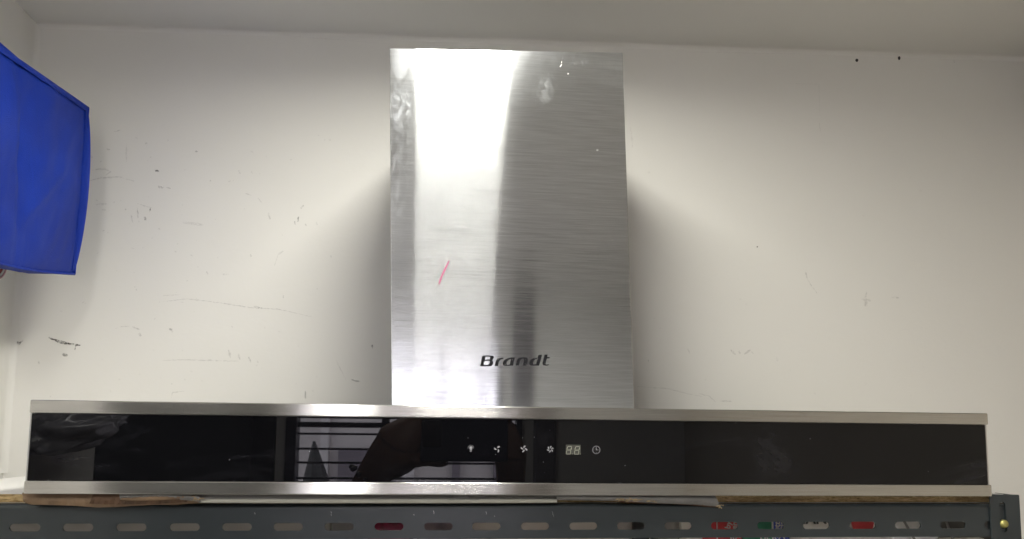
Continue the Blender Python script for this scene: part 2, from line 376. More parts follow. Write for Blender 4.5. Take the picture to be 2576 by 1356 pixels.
bm = bmesh.new(); tube(bm, [p0, p1], 0.05, 12, lambda i: (0.075, 0.006)[i]); tag(finish(bm, 'dark_cone', M['black']), 'tall dark cone outside the window', 'cone')  # plain dark tapered form between window and building
M['ground'] = simple('outside_paving', (0.35, 0.33, 0.32), 0.8)
struct('ground', M['ground'], -6, 6, -6, YB-0.1, ZF-0.12, ZF-0.01)
pd = bpy.data.lights.new('window_portal', 'AREA'); pd.shape = 'RECTANGLE'; pd.size = wx1-wx0; pd.size_y = wz1-wz0; pd.cycles.is_portal = True
po = bpy.data.objects.new('window_portal', pd); COL.objects.link(po); po.location = ((wx0+wx1)/2, YB-0.12, (wz0+wz1)/2); po.rotation_euler = (math.pi/2, 0, math.pi)

# ceiling lamp: batten running away from the wall
LX, LW, LY0, LY1, LZ = -0.057, 0.142, -0.27, 0.03, 0.652
lt = thing('ceiling_lamp', 'short white batten lamp on the ceiling above the hood', 'lamp', (LX, (LY0+LY1)/2, ZC))
boxobj('housing', LX-LW/2+0.01, LX+LW/2-0.01, LY0+0.01, LY1-0.01, LZ+0.0165, ZC-0.001, M['fixture'], lt, 0.003)
boxobj('diffuser', LX-LW/2, LX+LW/2, LY0, LY1, LZ, LZ+0.016, M['lamp'], lt)

lt.rotation_euler.z = 0.03
la = bpy.data.lights.new('ceiling_lamp_light', 'AREA'); la.shape = 'RECTANGLE'; la.size = LW-0.004; la.size_y = LY1-LY0-0.004
la.energy = LAMP; la.color = (1.0, 0.972, 0.865); la.spread = math.radians(174)
lo = bpy.data.objects.new('ceiling_lamp_light', la); COL.objects.link(lo); lo.location = (LX, (LY0+LY1)/2, LZ-0.0015); lo.rotation_euler.z = 0.03
fill_lamp = thing('ceiling_lamp', 'unseen fill lamp added on the ceiling at the back of the room', 'lamp', (-0.33, -1.3, ZC))  # added fill lamp, brightens the rear room and the shaded wall
boxobj('housing', -0.37, -0.29, -1.65, -0.95, LZ+0.0165, ZC-0.001, M['fixture'], fill_lamp, 0.003)
boxobj('diffuser', -0.38, -0.28, -1.66, -0.94, LZ, LZ+0.016, M['lamp'], fill_lamp)
lb = bpy.data.lights.new('rear_fill_light', 'AREA'); lb.shape = 'RECTANGLE'; lb.size = 0.09; lb.size_y = 0.70; lb.energy = LAMP*1.3; lb.color = (1.0, 0.98, 0.93)
lbo = bpy.data.objects.new('rear_fill_light', lb); COL.objects.link(lbo); lbo.location = (-0.33, -1.3, LZ-0.0015)
# ---- marks on the back wall
m, nt, b = mat('scuff_dirt'); M['scuff'] = m
att = N(nt, "ShaderNodeAttribute", attribute_name="dark")
br = ramp(nt, noise(nt, mapped(nt, (260,)*3), 1.0, 4.0, 0.7), [(0.38, 0.0), (0.58, 1.0)])
al = math_(nt, 'MULTIPLY', br, att.outputs["Fac"])
nt.links.new(al, b.inputs["Alpha"]); b.inputs["Base Color"].default_value = (0.09, 0.08, 0.07, 1); b.inputs["Roughness"].default_value = 0.8
verts, faces, darks = [], [], []
def stroke(pts, w, dark, off=0.0006):
    """thin ragged ribbon of dirt lying on the wall; w in photo pixels"""
    dense = []
    for (x0, y0), (x1, y1) in zip(pts, pts[1:]):
        n = max(2, int(math.hypot(x1-x0, y1-y0)/4))
        for i in range(n): t = i/n; dense.append((x0+(x1-x0)*t, y0+(y1-y0)*t))
    dense.append(pts[-1]); L = len(dense); k0 = len(verts)
    for i, (x, y) in enumerate(dense):
        a = dense[max(0, i-1)]; c_ = dense[min(L-1, i+1)]; dx, dy = c_[0]-a[0], c_[1]-a[1]; l = math.hypot(dx, dy) or 1
        ww = w*(0.35+0.65*math.sin(math.pi*(i+0.5)/L))*random.uniform(0.6, 1.25)/2
        x += random.uniform(-.6, .6); y += random.uniform(-.6, .6)
        for s in (-1, 1):
            verts.append(on_wall(x-dy/l*ww*s, y+dx/l*ww*s, off)); darks.append(dark)
    for i in range(L-1): a = k0+2*i; faces.append((a, a+1, a+3, a+2))
SC = [([(25, 832), (29, 850), (40, 862), (50, 864), (58, 855)], 8, .8), ([(122, 849), (150, 860), (180, 866), (203, 869)], 7, .9), ([(192, 868), (188, 880)], 4, .5),
      ([(158, 890), (170, 896)], 9, .55), ([(97, 908), (99, 916)], 6, .4), ([(228, 428), (262, 425), (278, 432), (266, 442)], 4, .35), ([(215, 458), (250, 448), (300, 445), (337, 456)], 3.5, .3),
      ([(390, 429), (400, 431)], 5, .9), ([(398, 470), (411, 473)], 7, .6), ([(418, 471), (429, 474)], 4, .4), ([(240, 515), (268, 513)], 6, .25), ([(255, 529), (266, 528)], 4, .25),
      ([(345, 512), (370, 520), (382, 523)], 3, .35), ([(378, 524), (377, 534)], 4, .8), ([(364, 546), (366, 555)], 6, .6), ([(346, 530), (348, 548)], 3, .4), ([(330, 541), (334, 560)], 4, .3), ([(318, 525), (316, 529)], 4, .5),
      ([(318, 360), (318, 408)], 4, .2), ([(345, 520), (347, 548)], 3, .25), ([(460, 560), (512, 566)], 8, .22), ([(425, 828), (433, 830)], 5, .5), ([(290, 827), (308, 821), (330, 822)], 2.5, .3),
      ([(333, 822), (352, 830)], 4, .4), ([(350, 838), (354, 846)], 7, .35), ([(410, 744), (455, 741)], 2, .35), ([(400, 760), (470, 752), (540, 760), (630, 774), (700, 778), (784, 797)], 2.6, .38),
      ([(638, 770), (660, 776)], 5, .4), ([(410, 907), (460, 905), (600, 909)], 3.5, .3), ([(430, 1004), (434, 987), (462, 985)], 2.2, .4), ([(768, 984), (768, 1003)], 4, .6),
      ([(884, 955), (893, 958), (907, 960)], 4, .5), ([(936, 868), (937, 876)], 4, .7), ([(575, 880), (580, 900)], 5, .35), ([(600, 893), (604, 905)], 6, .4), ([(625, 898), (632, 912)], 4, .4), ([(645, 908), (650, 912)], 4, .35),
      ([(675, 536), (680, 552)], 6, .35), ([(751, 545), (749, 558)], 4, .6), ([(742, 556), (742, 566)], 3, .5), ([(764, 516), (757, 524)], 5, .4), ([(768, 563), (771, 568)], 4, .35), ([(796, 558), (798, 566)], 4, .3),
      ([(700, 640), (712, 632)], 5, .35), ([(630, 640), (632, 646)], 4, .4), ([(690, 670), (700, 640)], 2, .25), ([(831, 643), (834, 648)], 5, .4), ([(660, 512), (648, 498)], 3, .3), ([(617, 486), (632, 492)], 3, .25),
      ([(492, 380), (496, 383)], 5, .5), ([(630, 380), (638, 386)], 4, .3), ([(600, 430), (605, 437)], 4, .35), ([(632, 431), (636, 436)], 4, .35), ([(575, 458), (580, 455)], 4, .3), ([(306, 327), (285, 332)], 3, .3),
      ([(268, 374), (276, 377)], 5, .4), ([(228, 392), (232, 398)], 7, .3), ([(520, 683), (522, 690)], 5, .35), ([(470, 705), (472, 708)], 4, .3), ([(712, 744), (713, 750)], 3, .6), ([(555, 690), (575, 690)], 4, .3),
      ([(845, 905), (870, 955)], 2, .22), ([(1904, 620), (1906, 622)], 5, .9), ([(2025, 680), (2031, 700)], 4, .35), ([(2031, 702), (2043, 722), (2056, 738)], 2.2, .4), ([(2180, 733), (2176, 750)], 5, .35),
      ([(2168, 752), (2190, 757)], 9, .3), ([(2178, 757), (2180, 772)], 8, .35), ([(2243, 749), (2262, 749)], 5, .35), ([(1838, 880), (1850, 892)], 5, .35), ([(1858, 882), (1862, 890)], 4, .35), ([(1872, 892), (1888, 880)], 5, .4),
      ([(1890, 885), (1896, 890)], 4, .3), ([(1953, 900), (1956, 908)], 5, .4), ([(1600, 972), (1680, 978), (1720, 988), (1765, 998)], 2.2, .3), ([(1758, 990), (1785, 997), (1800, 1012)], 2.2, .35),
      ([(1810, 1009), (1840, 1010)], 4, .3), ([(1586, 318), (1592, 372)], 5, .14), ([(1630, 905), (1632, 912)], 3, .4), ([(1730, 878), (1736, 890)], 4, .25), ([(2044, 985), (2052, 992)], 2, .3),
      ([(790, 88), (794, 90)], 5, .5), ([(845, 91), (847, 92)], 3, .5), ([(1120, 122), (1240, 124)], 2, .25), ([(100, 60), (300, 66), (600, 80), (1000, 112)], 1.6, .16), ([(1700, 131), (2200, 138), (2500, 140)], 1.6, .14),
      ([(2400, 152), (2402, 158)], 4, .3), ([(2462, 147), (2470, 149)], 5, .3), ([(2500, 150), (2540, 146)], 3, .2), ([(1980, 210), (2060, 212), (2062, 290)], 1.6, .16), ([(2060, 310), (2064, 330)], 2, .2)]
for p_, w_, k_ in SC: stroke(p_, w_, k_*(0.85 if k_ >= .5 else 0.62))
rs = random.Random(3)
for _ in range(150):
    x = rs.choice((rs.gauss(430, 170), rs.gauss(330, 110), rs.uniform(60, 950), rs.uniform(1600, 2400))); y = rs.uniform(330, 1000)
    if x < 30 or (x < 240 and y < 700): continue
    a_ = rs.uniform(0, 3.1); l_ = rs.uniform(1.5, 9)
    stroke([(x, y), (x+l_*math.cos(a_), y+l_*math.sin(a_)*0.6)], rs.uniform(1.5, 5), rs.uniform(.05, .2)*(0.4 if x > 1500 else 1))
me = bpy.data.meshes.new('scuff_marks'); me.from_pydata([tuple(v) for v in verts], [], faces)
at = me.attributes.new('dark', 'FLOAT', 'POINT'); at.data.foreach_set('value', darks)
tag(link('scuff_marks', me, M['scuff'], wall), kind='stuff')
for (x, y, w_, h_) in ((2155.5, 152, 7, 8), (2262, 146.5, 6, 10)):
    c = on_wall(x, y, 0.001); r1 = w_/2/F*1.27; r2 = h_/2/F*1.27
    lp = [(r1*math.cos(a)*(1+.12*math.sin(3*a)), r2*math.sin(a)) for a in [2*math.pi*k/12 for k in range(12)]]
    plate('screw_hole', [lp], 0.0008, lambda u, v, w, c=c: Vector((c.x+u, c.y+WK*u-w, c.z+v)), M['black'], wall)

# ------------------------------------------------------------------ range hood
Hh = 0.0816
hood = thing('range_hood', 'stainless steel chimney range hood with a black glass control band, standing on the rack shelf', 'range hood', (0, 0.2, 0.0))
boxobj('canopy_body', -0.4485, 0.4480, 0.0065, 0.395, 0.0035, 0.0790, M['body'], hood, 0.001)
def bar(name, z0, z1, top):
    bm = bmesh.new()
    box(bm, -0.45, 0.45, 0.0, 0.0060, z0, z1)
    o = finish(bm, name, M['steel_bar'], hood, 0.0011, 3); return o
bar('top_trim', 0.0702, Hh, True); bar('bottom_trim', 0.0, 0.0114, False)
boxobj('top_panel', -0.4492, 0.4492, 0.0062, 0.396, 0.0792, Hh-0.0004, M['steel_side'], hood, 0.0005)
glass = boxobj('glass_panel', -0.4478, 0.4466, GY, 0.0060, 0.0116, 0.0700, M['glass'], hood, 0.0003)
boxobj('edge_strip', -0.4494, -0.4482, 0.0012, 0.0062, 0.0116, 0.0700, M['steel_side'], hood)
boxobj('edge_strip', 0.4470, 0.4482, 0.0012, 0.0062, 0.0116, 0.0700, M['steel_side'], hood)
# chimney cover, leaning a touch to the left
def cf(x, y, Y): return on_plane(x, y, Y)
TLc, TRc = cf(980, 121, 0.147), cf(1566, 132, 0.1500)
BLc, BRc = cf(985, 1016, 0.147), cf(1596, 1022, 0.1500)
def extend(a, b_, z): t = (z-a.z)/(b_.z-a.z); return a+(b_-a)*t
_n = (TRc-TLc).cross(BLc-TLc); _d = Vector(ray(1596, 1022)); BRc = Vector(CAM)+_d*((TLc-Vector(CAM)).dot(_n)/_d.dot(_n))
BL0, BR0 = extend(TLc, BLc, 0.0822), extend(TRc, BRc, 0.0822)
back = Vector((0.015, 0.292, 0.0))
bm = bmesh.new(); hexa(bm, [BL0, BR0, BR0+back, BL0+back, TLc, TRc, TRc+back, TLc+back])
# open top: inset the lid and sink it
bm.faces.ensure_lookup_table(); lid = bm.faces[1]
r_ = bmesh.ops.inset_individual(bm, faces=[lid], thickness=0.0012)
bmesh.ops.translate(bm, verts=list(lid.verts), vec=(0, 0, -0.012))
chim = finish(bm, 'chimney_cover', M['steel_front'], hood, 0.0006, 2)
FN = (TRc-TLc).normalized().cross((TLc-BLc).normalized()).normalized()      # out of the face, towards the room
if FN.y > 0: FN = -FN
def on_face(x, y, off):
    d = Vector(ray(x, y)); o_ = Vector(CAM); q = TLc+FN*off; t = (q-o_).dot(FN)/d.dot(FN); return o_+d*t
def decal(name, loops_px, off, m, parent, thick=0.0003, face=on_face):
    """flat print on the chimney or glass, outline given as photo points"""
    return plate(name, loops_px, 0.5, lambda u, v, w: face(u, v, off if w > 0 else off-thick), m, parent)
decal('crayon_mark', [[(1129.0, 655), (1131, 657), (1122, 678), (1113, 697), (1106, 716), (1102.5, 712), (1109, 694), (1119, 673)]], 0.0003, M['pink'], chim)
# raised lettering print, traced
def T(p): return [((1820+x/6.44)*0.63889, (1350+y/6.44)*0.63889) for x, y in p]
LET = {
 'B': [[(508, 335), (560, 325), (640, 318), (720, 322), (775, 322), (800, 345), (802, 380), (780, 420), (750, 438), (780, 460), (790, 500), (780, 545), (745, 580), (690, 594), (600, 596), (445, 597), (450, 570), (470, 520)],
       [(578, 352), (700, 352), (712, 375), (700, 415), (640, 427), (575, 432), (583, 390)], [(560, 460), (680, 458), (695, 480), (688, 530), (665, 553), (600, 560), (542, 560), (548, 510)]],
 'r': [[(893, 405), (940, 388), (1000, 380), (1047, 380), (1046, 412), (1000, 415), (960, 435), (935, 470), (918, 530), (908, 590), (818, 592), (840, 520), (855, 460)]],
 'a': [[(1335, 372), (1310, 470), (1285, 578), (1180, 583), (1070, 582), (1035, 562), (1032, 510), (1050, 460), (1100, 415), (1170, 385), (1250, 373)],
       [(1238, 412), (1215, 415), (1165, 445), (1130, 490), (1122, 530), (1140, 555), (1205, 555), (1222, 480)]],
 'n': [[(1395, 430), (1430, 390), (1500, 372), (1580, 370), (1640, 380), (1662, 410), (1655, 460), (1625, 577), (1535, 577), (1560, 490), (1572, 430), (1560, 405), (1520, 403), (1480, 425), (1460, 480), (1440, 577), (1355, 577), (1375, 510)]],
 'd': [[(1930, 305), (2018, 303), (2008, 370), (1985, 460), (1950, 577), (1850, 580), (1750, 577), (1708, 560), (1700, 520), (1715, 460), (1770, 410), (1840, 385), (1915, 378)],
       [(1908, 408), (1860, 412), (1815, 450), (1795, 495), (1792, 530), (1815, 548), (1872, 545), (1890, 480)]],
 't': [[(2093, 298), (2165, 296), (2158, 362), (2225, 368), (2215, 393), (2150, 400), (2125, 480), (2115, 540), (2140, 555), (2198, 543), (2190, 570), (2130, 580), (2065, 572), (2040, 545), (2040, 500), (2060, 420), (2078, 350)]]}
for ch, loops in LET.items():
    rg = []
    for lp in loops:
        q = []
        for (x0, y0), (x1, y1) in zip(lp, lp[1:]+lp[:1]):
            n = max(1, int(math.hypot(x1-x0, y1-y0)/22))
            for i in range(n):
                j = 5.0 if ch in 'B' else (1.5 if ch in 'an' else 3.0)
                q.append((x0+(x1-x0)*i/n+random.uniform(-j, j), y0+(y1-y0)*i/n+random.uniform(-j, j)))
        rg.append(T(q))
    decal('logo_letter', rg, 0.00035, M['logo'], chim)
# dings and a bright fleck on the steel
for (x, y, w_, h_) in ((1503, 378, 7, 3), (1540, 604, 2, 2.5), (1429, 186, 2, 2.5), (1411, 165, 1.8, 9), (1413, 157, 1.5, 4), (936, -1, 0, 0)):
    if w_: decal('paint_fleck', [[(x+w_/2*math.cos(a)+(h_*.3 if h_ > 6 else 0)*-math.sin(a), y+h_/2*math.sin(a)) for a in [2*math.pi*k/8 for k in range(8)]]], 0.00025, M['white'] if w_ < 5 else M['steel_side'], chim)

# control icons printed on the glass
def gface(x, y, off): return on_plane(x, y, GY-off)
def I(p, s=2576/640*1.0): return [((1780+x/4.025)*0.63889, (1700+y/4.025)*0.63889) for x, y in p]
def gdecal(name, loops, m, parent, off=0.0002): return plate(name, [I(l) for l in loops], 0.5, lambda u, v, w: gface(u, v, off if w > 0 else 0.00002), m, parent)
def ell(cx, cy, rx, ry, rot=0, n=14): return [(cx+rx*math.cos(a)*math.cos(rot)-ry*math.sin(a)*math.sin(rot), cy+rx*math.cos(a)*math.sin(rot)+ry*math.sin(a)*math.cos(rot)) for a in [2*math.pi*k/n for k in range(n)]]
ic = [ell(298, 254, 26, 25), [(284, 270), (312, 270), (311, 292), (285, 292)], [(280, 302), (315, 302), (313, 314), (282, 314)]]
bulb = [[(298+26*math.cos(a), 254+25*math.sin(a)) for a in [math.radians(130+i*(280/16)) for i in range(17)]]+[(312, 292), (285, 292)], [(280, 300), (315, 300), (313, 314), (282, 314)]]
for k in range(7):
    a = math.radians(180+k*30); cx, cy = 298+43*math.cos(a), 258+44*math.sin(a); bulb.append(ell(cx, cy, 9, 4.2, a, 8))
gdecal('light_icon', bulb, M['print'], glass)
def fan(cx, cy, n, R, rot0, tw, rx, ry):
    out = []
    for k in range(n):
        a = rot0+2*math.pi*k/n; x, y = cx+0.62*R*math.cos(a), cy+0.62*R*math.sin(a); e = []
        for q in range(14):
            t = 2*math.pi*q/14; u, v = rx*R*math.cos(t), ry*R*math.sin(t)+0.10*R*math.cos(t)**2; w = a+tw
            e.append((x+u*math.cos(w)-v*math.sin(w), y+u*math.sin(w)+v*math.cos(w)))
        out.append(e)
    return out
gdecal('fan_icon', fan(718, 273, 3, 56, math.radians(-62), 0.72, 0.46, 0.22), M['print'], glass)
gdecal('fan_icon', fan(1140, 272, 4, 58, math.radians(-80), 0.60, 0.46, 0.20), M['print'], glass)
gdecal('fan_icon', fan(1557, 278, 6, 58, math.radians(-85), 0.55, 0.40, 0.155), M['print'], glass)
disp = gdecal('display', [[(1803, 208), (1812, 205), (2032, 208), (2040, 214), (2040, 355), (2032, 362), (1808, 358), (1801, 350)]], M['lcd_back'], glass, 0.0003)
def seg_digit(x, y, skip=()):
    sl = 8
    S_ = {'a': [(x+12+sl, y), (x+78+sl, y), (x+66+sl, y+12), (x+22+sl, y+12)], 'g': [(x+8+4, y+57), (x+70+4, y+57), (x+74, y+63), (x+66+4, y+69), (x+10, y+69), (x+6, y+63)],
          'd': [(x+4, y+122), (x+60, y+122), (x+70, y+132), (x-6, y+132)], 'f': [(x+8+sl, y+4), (x+18+sl, y+16), (x+14, y+50), (x+4, y+58), (x+2, y+50)],
          'b': [(x+80+sl, y+4), (x+76+sl, y+54), (x+72, y+58), (x+66, y+50), (x+70+sl, y+14)], 'e': [(x+0, y+68), (x+10, y+74), (x+6, y+114), (x-6, y+126), (x-6, y+120)],
          'c': [(x+74, y+68), (x+70, y+126), (x+60, y+116), (x+63, y+76)]}
    for k, v in S_.items():
        if k not in skip: gdecal('segment', [[(a, b_) for a, b_ in v]], M['lcd_seg'], disp, 0.0005)
    gdecal('segment', [ell(x+92, y+124, 6, 6, 0, 8)], M['lcd_seg'], disp, 0.0005)
seg_digit(1812, 228, ()); seg_digit(1940, 230, ())
clk = gdecal('clock_icon', [ell(2286, 289, 62, 64, 0, 32), ell(2286, 289, 54, 56, 0, 32)], M['print'], glass)
for lp in ([(2281, 240), (2290, 240), (2290, 285), (2312, 285), (2312, 294), (2281, 294)], ell(2245, 289, 5, 5, 0, 8), ell(2326, 290, 5, 5, 0, 8), ell(2286, 331, 5, 5, 0, 8)):
    gdecal('clock_hand', [lp], M['print'], clk)
for (x, y) in ((252, 99), (1303, 88), (1447, 482), (690, 360), (1120, 98)):
    gdecal('dust_fleck', [ell(x, y, 5, 5, 0, 6)], M['print'], glass)
rs = random.Random(5)
for _ in range(14):
    x, y = rs.uniform(90, 2470), rs.uniform(1210, 1212) if rs.random() < .45 else rs.uniform(1060, 1200); s_ = rs.uniform(0.6, 1.3)
    y = y if y < 1205 else 1208+(x-90)/2400*12
    lp = [(x+s_*math.cos(a), y+s_*math.sin(a)) for a in (0, 1.2, 2.5, 3.7, 5.1)]
    plate('dust_fleck', [lp], 0.5, lambda u, v, w: gface(u, v, 0.0002 if w > 0 else 0.00002), M['print'], glass)

# ------------------------------------------------------------------ slotted-angle rack
RA, RB, RT = 0.0225, -0.02, 0.0039            # front plane Y = RA + RB*(X+.45); height rises RT per metre
def rk(x, y, z): return Vector((x - RB*y, RA+RB*(x+0.45)+y, z+RT*x))
rack = thing('storage_rack', 'dark grey slotted steel angle rack with a white topped chipboard shelf', 'rack', (0.0, 0.02, ZF))
XS = [((v)*0.63889, 1328-(i*10.0/19)) for i, v in enumerate((97.6, 306.8, 516.9, 727.0, 933, 1134.6, 1335, 1532, 1726.5, 1915, 2107, 2297, 2484, 2670, 2853, 3035, 3214, 3397, 3575, 3752))]
slx = [on_plane(x, y, RA, RB, -0.45).x for x, y in XS]
pitch = (slx[-1]-slx[0])/19
slx = [slx[0]-pitch*2, slx[0]-pitch] + slx + [slx[-1]+pitch]
ZT, ZBm, ZS = -0.0130, -0.0407, -0.0296
outer = [(-0.60, ZBm), (0.4735, ZBm), (0.4735, ZT), (-0.60, ZT)]
bm_me = plate('slotted_beam', [outer]+[stadium(x, ZS, 0.0264, 0.0069) for x in slx], 0.0016, lambda u, v, w: rk(u, 0.0008-w, v), M['coat'], rack)
# rounded bend and flange that carries the board
bm = bmesh.new(); prof = []
for k in range(7):
    a = math.radians(90*k/6); prof.append((0.0042-0.0042*math.cos(a), ZT+0.0042*math.sin(a)))
prof += [(0.030, ZT+0.0042)]
inner = [(y+0.0014 if i < 6 else y, z-0.0013 if i >= 2 else z) for i, (y, z) in enumerate(prof)]
ring = prof+inner[::-1]
va = [bm.verts.new(rk(-0.60, y, z)) for y, z in ring]; vb = [bm.verts.new(rk(0.4735, y, z)) for y, z in ring]
for i in range(len(ring)): j = (i+1) % len(ring); bm.faces.new((va[i], va[j], vb[j], vb[i]))
bm.faces.new(va); bm.faces.new(vb[::-1])
finish(bm, 'beam_flange', M['coat'], rack, smooth=False)
# board: melamine faces, chipboard core
bd0, bd1 = 0.010, None
def board_obj(name, z0, z1, m, grow=0.0):
    bm = bmesh.new()
    def yb(x): return wall_y(x)-0.004
    c = []
    for z in (z0, z1):
        for (x, f) in ((-0.598, 0), (0.4725, 0), (0.4725, 1), (-0.598, 1)):
            c.append(rk(x, bd0-grow, z) if not f else Vector((x, yb(x), z+RT*x)))
    hexa(bm, c); return finish(bm, name, m, rack, 0.0002, 1)
board_obj('shelf_board', -0.0084, -0.0011, M['chip'])
board_obj('shelf_facing', -0.0010, -0.0003, M['melamine'], 0.0003)
board_obj('shelf_backing', -0.0088, -0.0085, M['melamine'], -0.0004)
# post
def kh(): return [(0.4590+0.0033+0.0040*math.cos(a), -0.0110+0.0040*math.sin(a)) for a in [math.pi*k/8 for k in range(9)]]
ph = [(0.4574, -0.0324), (0.4574, -0.0110)]
ph = [(0.4615+0.0034*math.cos(a), -0.0105+0.0034*math.sin(a)) for a in [math.pi*k/8 for k in range(9)]] + [(0.4621+0.0034*math.cos(a), -0.0330+0.0034*math.sin(a)) for a in [math.pi+math.pi*k/8 for k in range(9)]]
holes = [ph]
for k in range(1, 8): holes.append([(x, z-0.0457*k) for x, z in ph])
post = plate('post', [[(0.4492, -0.40), (0.4798, -0.40), (0.4798, -0.0010), (0.4792, -0.0001), (0.4492, 0.0003)]]+holes, 0.0016, lambda u, v, w: rk(u, -0.0014-w, v), M['coat'], rack)
boxobj('post_flange', 0.4782, 0.4798, 0.0, 0.030, -0.40, -0.0006, M['coat'], rack, fn=rk)
boxobj('post_lower', 0.4492, 0.4798, -0.0021, -0.0006, -1.83, -0.401, M['coat'], rack, fn=rk)
boxobj('rear_post', 0.4492, 0.4798, 0.345, 0.347, -1.83, -0.0095, M['coat'], rack, fn=rk)
boxobj('post_backing', 0.4500, 0.4630, 0.0030, 0.0045, -0.040, -0.012, M['coat'], rack, fn=rk)
# bolt
bm = bmesh.new(); bc = rk(0.4622, -0.0024, -0.0283)
prf = [(0.0, -0.0028), (0.0020, -0.0026), (0.0034, -0.0018), (0.0041, -0.0004), (0.0041, 0.0018)]
rings = []
for r_, yy in prf[1:]: rings.append([bm.verts.new(bc+Vector((r_*math.cos(2*math.pi*k/20), yy, r_*math.sin(2*math.pi*k/20)))) for k in range(20)])
cv = bm.verts.new(bc+Vector((0, prf[0][1], 0)))
for k in range(20): bm.faces.new((cv, rings[0][k], rings[0][(k+1) % 20]))
for i in range(len(rings)-1):
    for k in range(20): bm.faces.new((rings[i][k], rings[i][(k+1) % 20], rings[i+1][(k+1) % 20], rings[i+1][k]))
bm.faces.new(rings[-1]); finish(bm, 'bolt', M['zinc'], rack, smooth=True)
# lower shelf
ZL = -0.42
boxobj('lower_shelf', -0.60, 0.4725, 0.010, 0.40, ZL-0.012, ZL, M['melamine'], rack, fn=rk)
boxobj('left_post', -0.63, -0.601, -0.002, 0.0, -1.83, 0.0, M['coat'], rack, fn=rk)
# little scratches on the beam
for (x, y, l) in ((832, 1287, 5), (832, 1294, 4), (1090, 1285, 8), (1222, 1287, 7), (1243, 1298, 2), (1389, 1287, 8), (1391, 1294, 6), (1040, 1294, 3), (640, 1290, 4), (1330, 1264, 3)):
    a = on_plane(x, y, RA-0.0002, RB, -0.45); b_ = on_plane(x+1.5, y+l, RA-0.0002, RB, -0.45)
    bm = bmesh.new(); tube(bm, [a, (a+b_)/2+Vector((.0004, 0, 0)), b_], 0.00018, 4); finish(bm, 'paint_chip', M['steel_side'], rack)

# ------------------------------------------------------------------ packing under the hood, drooping over the shelf edge
def sheet(name, top, bot, Yf, m, thick=0.0012, rows=5, bulge=0.002, jit=0.0006, label=None, cat=None, parent=None, back=0.03):
    """bent sheet: lies under the hood, hangs in front of the board. top/bot = photo outlines left to right"""
    n = 48
    def samp(pl, t):
        xs = [p[0] for p in pl]; x = xs[0]+(xs[-1]-xs[0])*t; return x, float(np.interp(x, xs, [p[1] for p in pl]))
    bm = bmesh.new(); grid = []
    for i in range(n+1):
        t = i/n; (xt, yt), (xb, yb_) = samp(top, t), samp(bot, t); colv = []
        for r in range(rows+1):
            s = r/rows; off = bulge*math.sin(math.pi*s)+jit*math.sin(t*37+s*3)*s+jit*math.sin(t*91+1)*s
            q = on_plane(xt+(xb-xt)*s, yt+(yb_-yt)*s, Yf-off); colv.append(q)
        q0 = colv[0]; colv = [Vector((q0.x, q0.y+back, q0.z+0.0004)), Vector((q0.x, q0.y+0.004, q0.z+0.0003))]+colv; grid.append([bm.verts.new(q) for q in colv])
    for i in range(n):
        for r in range(len(grid[0])-1): bm.faces.new((grid[i][r], grid[i+1][r], grid[i+1][r+1], grid[i][r+1]))
    bmesh.ops.recalc_face_normals(bm, faces=bm.faces)
    me = bpy.data.meshes.new(name); bm.to_mesh(me); bm.free()
    o = link(name, me, m, parent); md = o.modifiers.new('thickness', 'SOLIDIFY'); md.thickness = thick; md.offset = 0
    if label: tag(o, label, cat)
    return o
pk = thing('packing_paper', 'crumpled brown packing paper under the left end of the hood', 'packing', (-0.36, 0.01, 0))
sheet('paper_sheet', [(56, 1242), (200, 1242), (340, 1243), (500, 1243)], [(60, 1261), (75, 1268), (100, 1269), (150, 1270), (200, 1272), (250, 1276), (300, 1274), (380, 1269), (440, 1269), (500, 1264)], 0.0125, M['cardboard'], parent=pk, thick=0.0016)
sheet('stained_layer', [(235, 1243), (300, 1243), (400, 1243), (478, 1243)], [(225, 1266), (260, 1268), (330, 1268), (400, 1267), (470, 1262)], 0.0082, M['darkboard'], parent=pk, bulge=0.0016, jit=0.0004)
sheet('folded_layer', [(305, 1254), (340, 1251), (400, 1248), (490, 1247)], [(303, 1257), (340, 1260), (420, 1257), (492, 1250)], 0.0052, M['cardboard'], parent=pk, bulge=0.001, thick=0.0006, jit=0.0002, back=0.002)
fs = thing('foam_sheet', 'long white foam strip between the hood and the shelf', 'foam sheet', (0.0, 0.01, 0))
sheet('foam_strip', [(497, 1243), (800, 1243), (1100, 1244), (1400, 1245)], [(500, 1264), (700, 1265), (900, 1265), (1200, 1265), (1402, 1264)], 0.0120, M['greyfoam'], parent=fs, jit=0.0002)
sheet('folded_lip', [(503, 1257), (800, 1257.5), (1100, 1257.5), (1401, 1257)], [(504, 1264), (800, 1265), (1100, 1265), (1401, 1264)], 0.0088, M['foam'], parent=fs, jit=0.0002, bulge=0.0006, back=0.0015)
sheet('worn_corner', [(300, 1243), (360, 1243), (430, 1243), (497, 1244)], [(302, 1256), (320, 1254), (400, 1250), (506, 1262)], 0.0062, M['greysheet'], parent=fs, thick=0.0008)
for (x0, x1) in ((1133, 1146), (1150, 1170), (1188, 1206), (1418, 1432), (1466, 1478)):
    a = [(x0+8, 1245), (x1+12, 1245), (x1-2, 1257), (x0-4, 1257)]
    lp = [(x+random.uniform(-2, 2), y) for x, y in a]
    plate('tear', [lp], 0.5, lambda u, v, w: on_plane(u, v, 0.0080 if w > 0 else 0.0092), M['greysheet'], fs)
gs = thing('packing_sheet', 'thin grey packing sheet with a torn edge under the right half of the hood', 'packing', (0.2, 0.01, 0))
sheet('grey_layer', [(1398, 1245), (1500, 1246), (1600, 1247), (1700, 1248), (1799, 1248)], [(1402, 1257), (1550, 1259), (1570, 1260), (1650, 1265), (1740, 1268), (1812, 1274)], 0.0065, M['greysheet'], parent=gs, jit=0.0003)
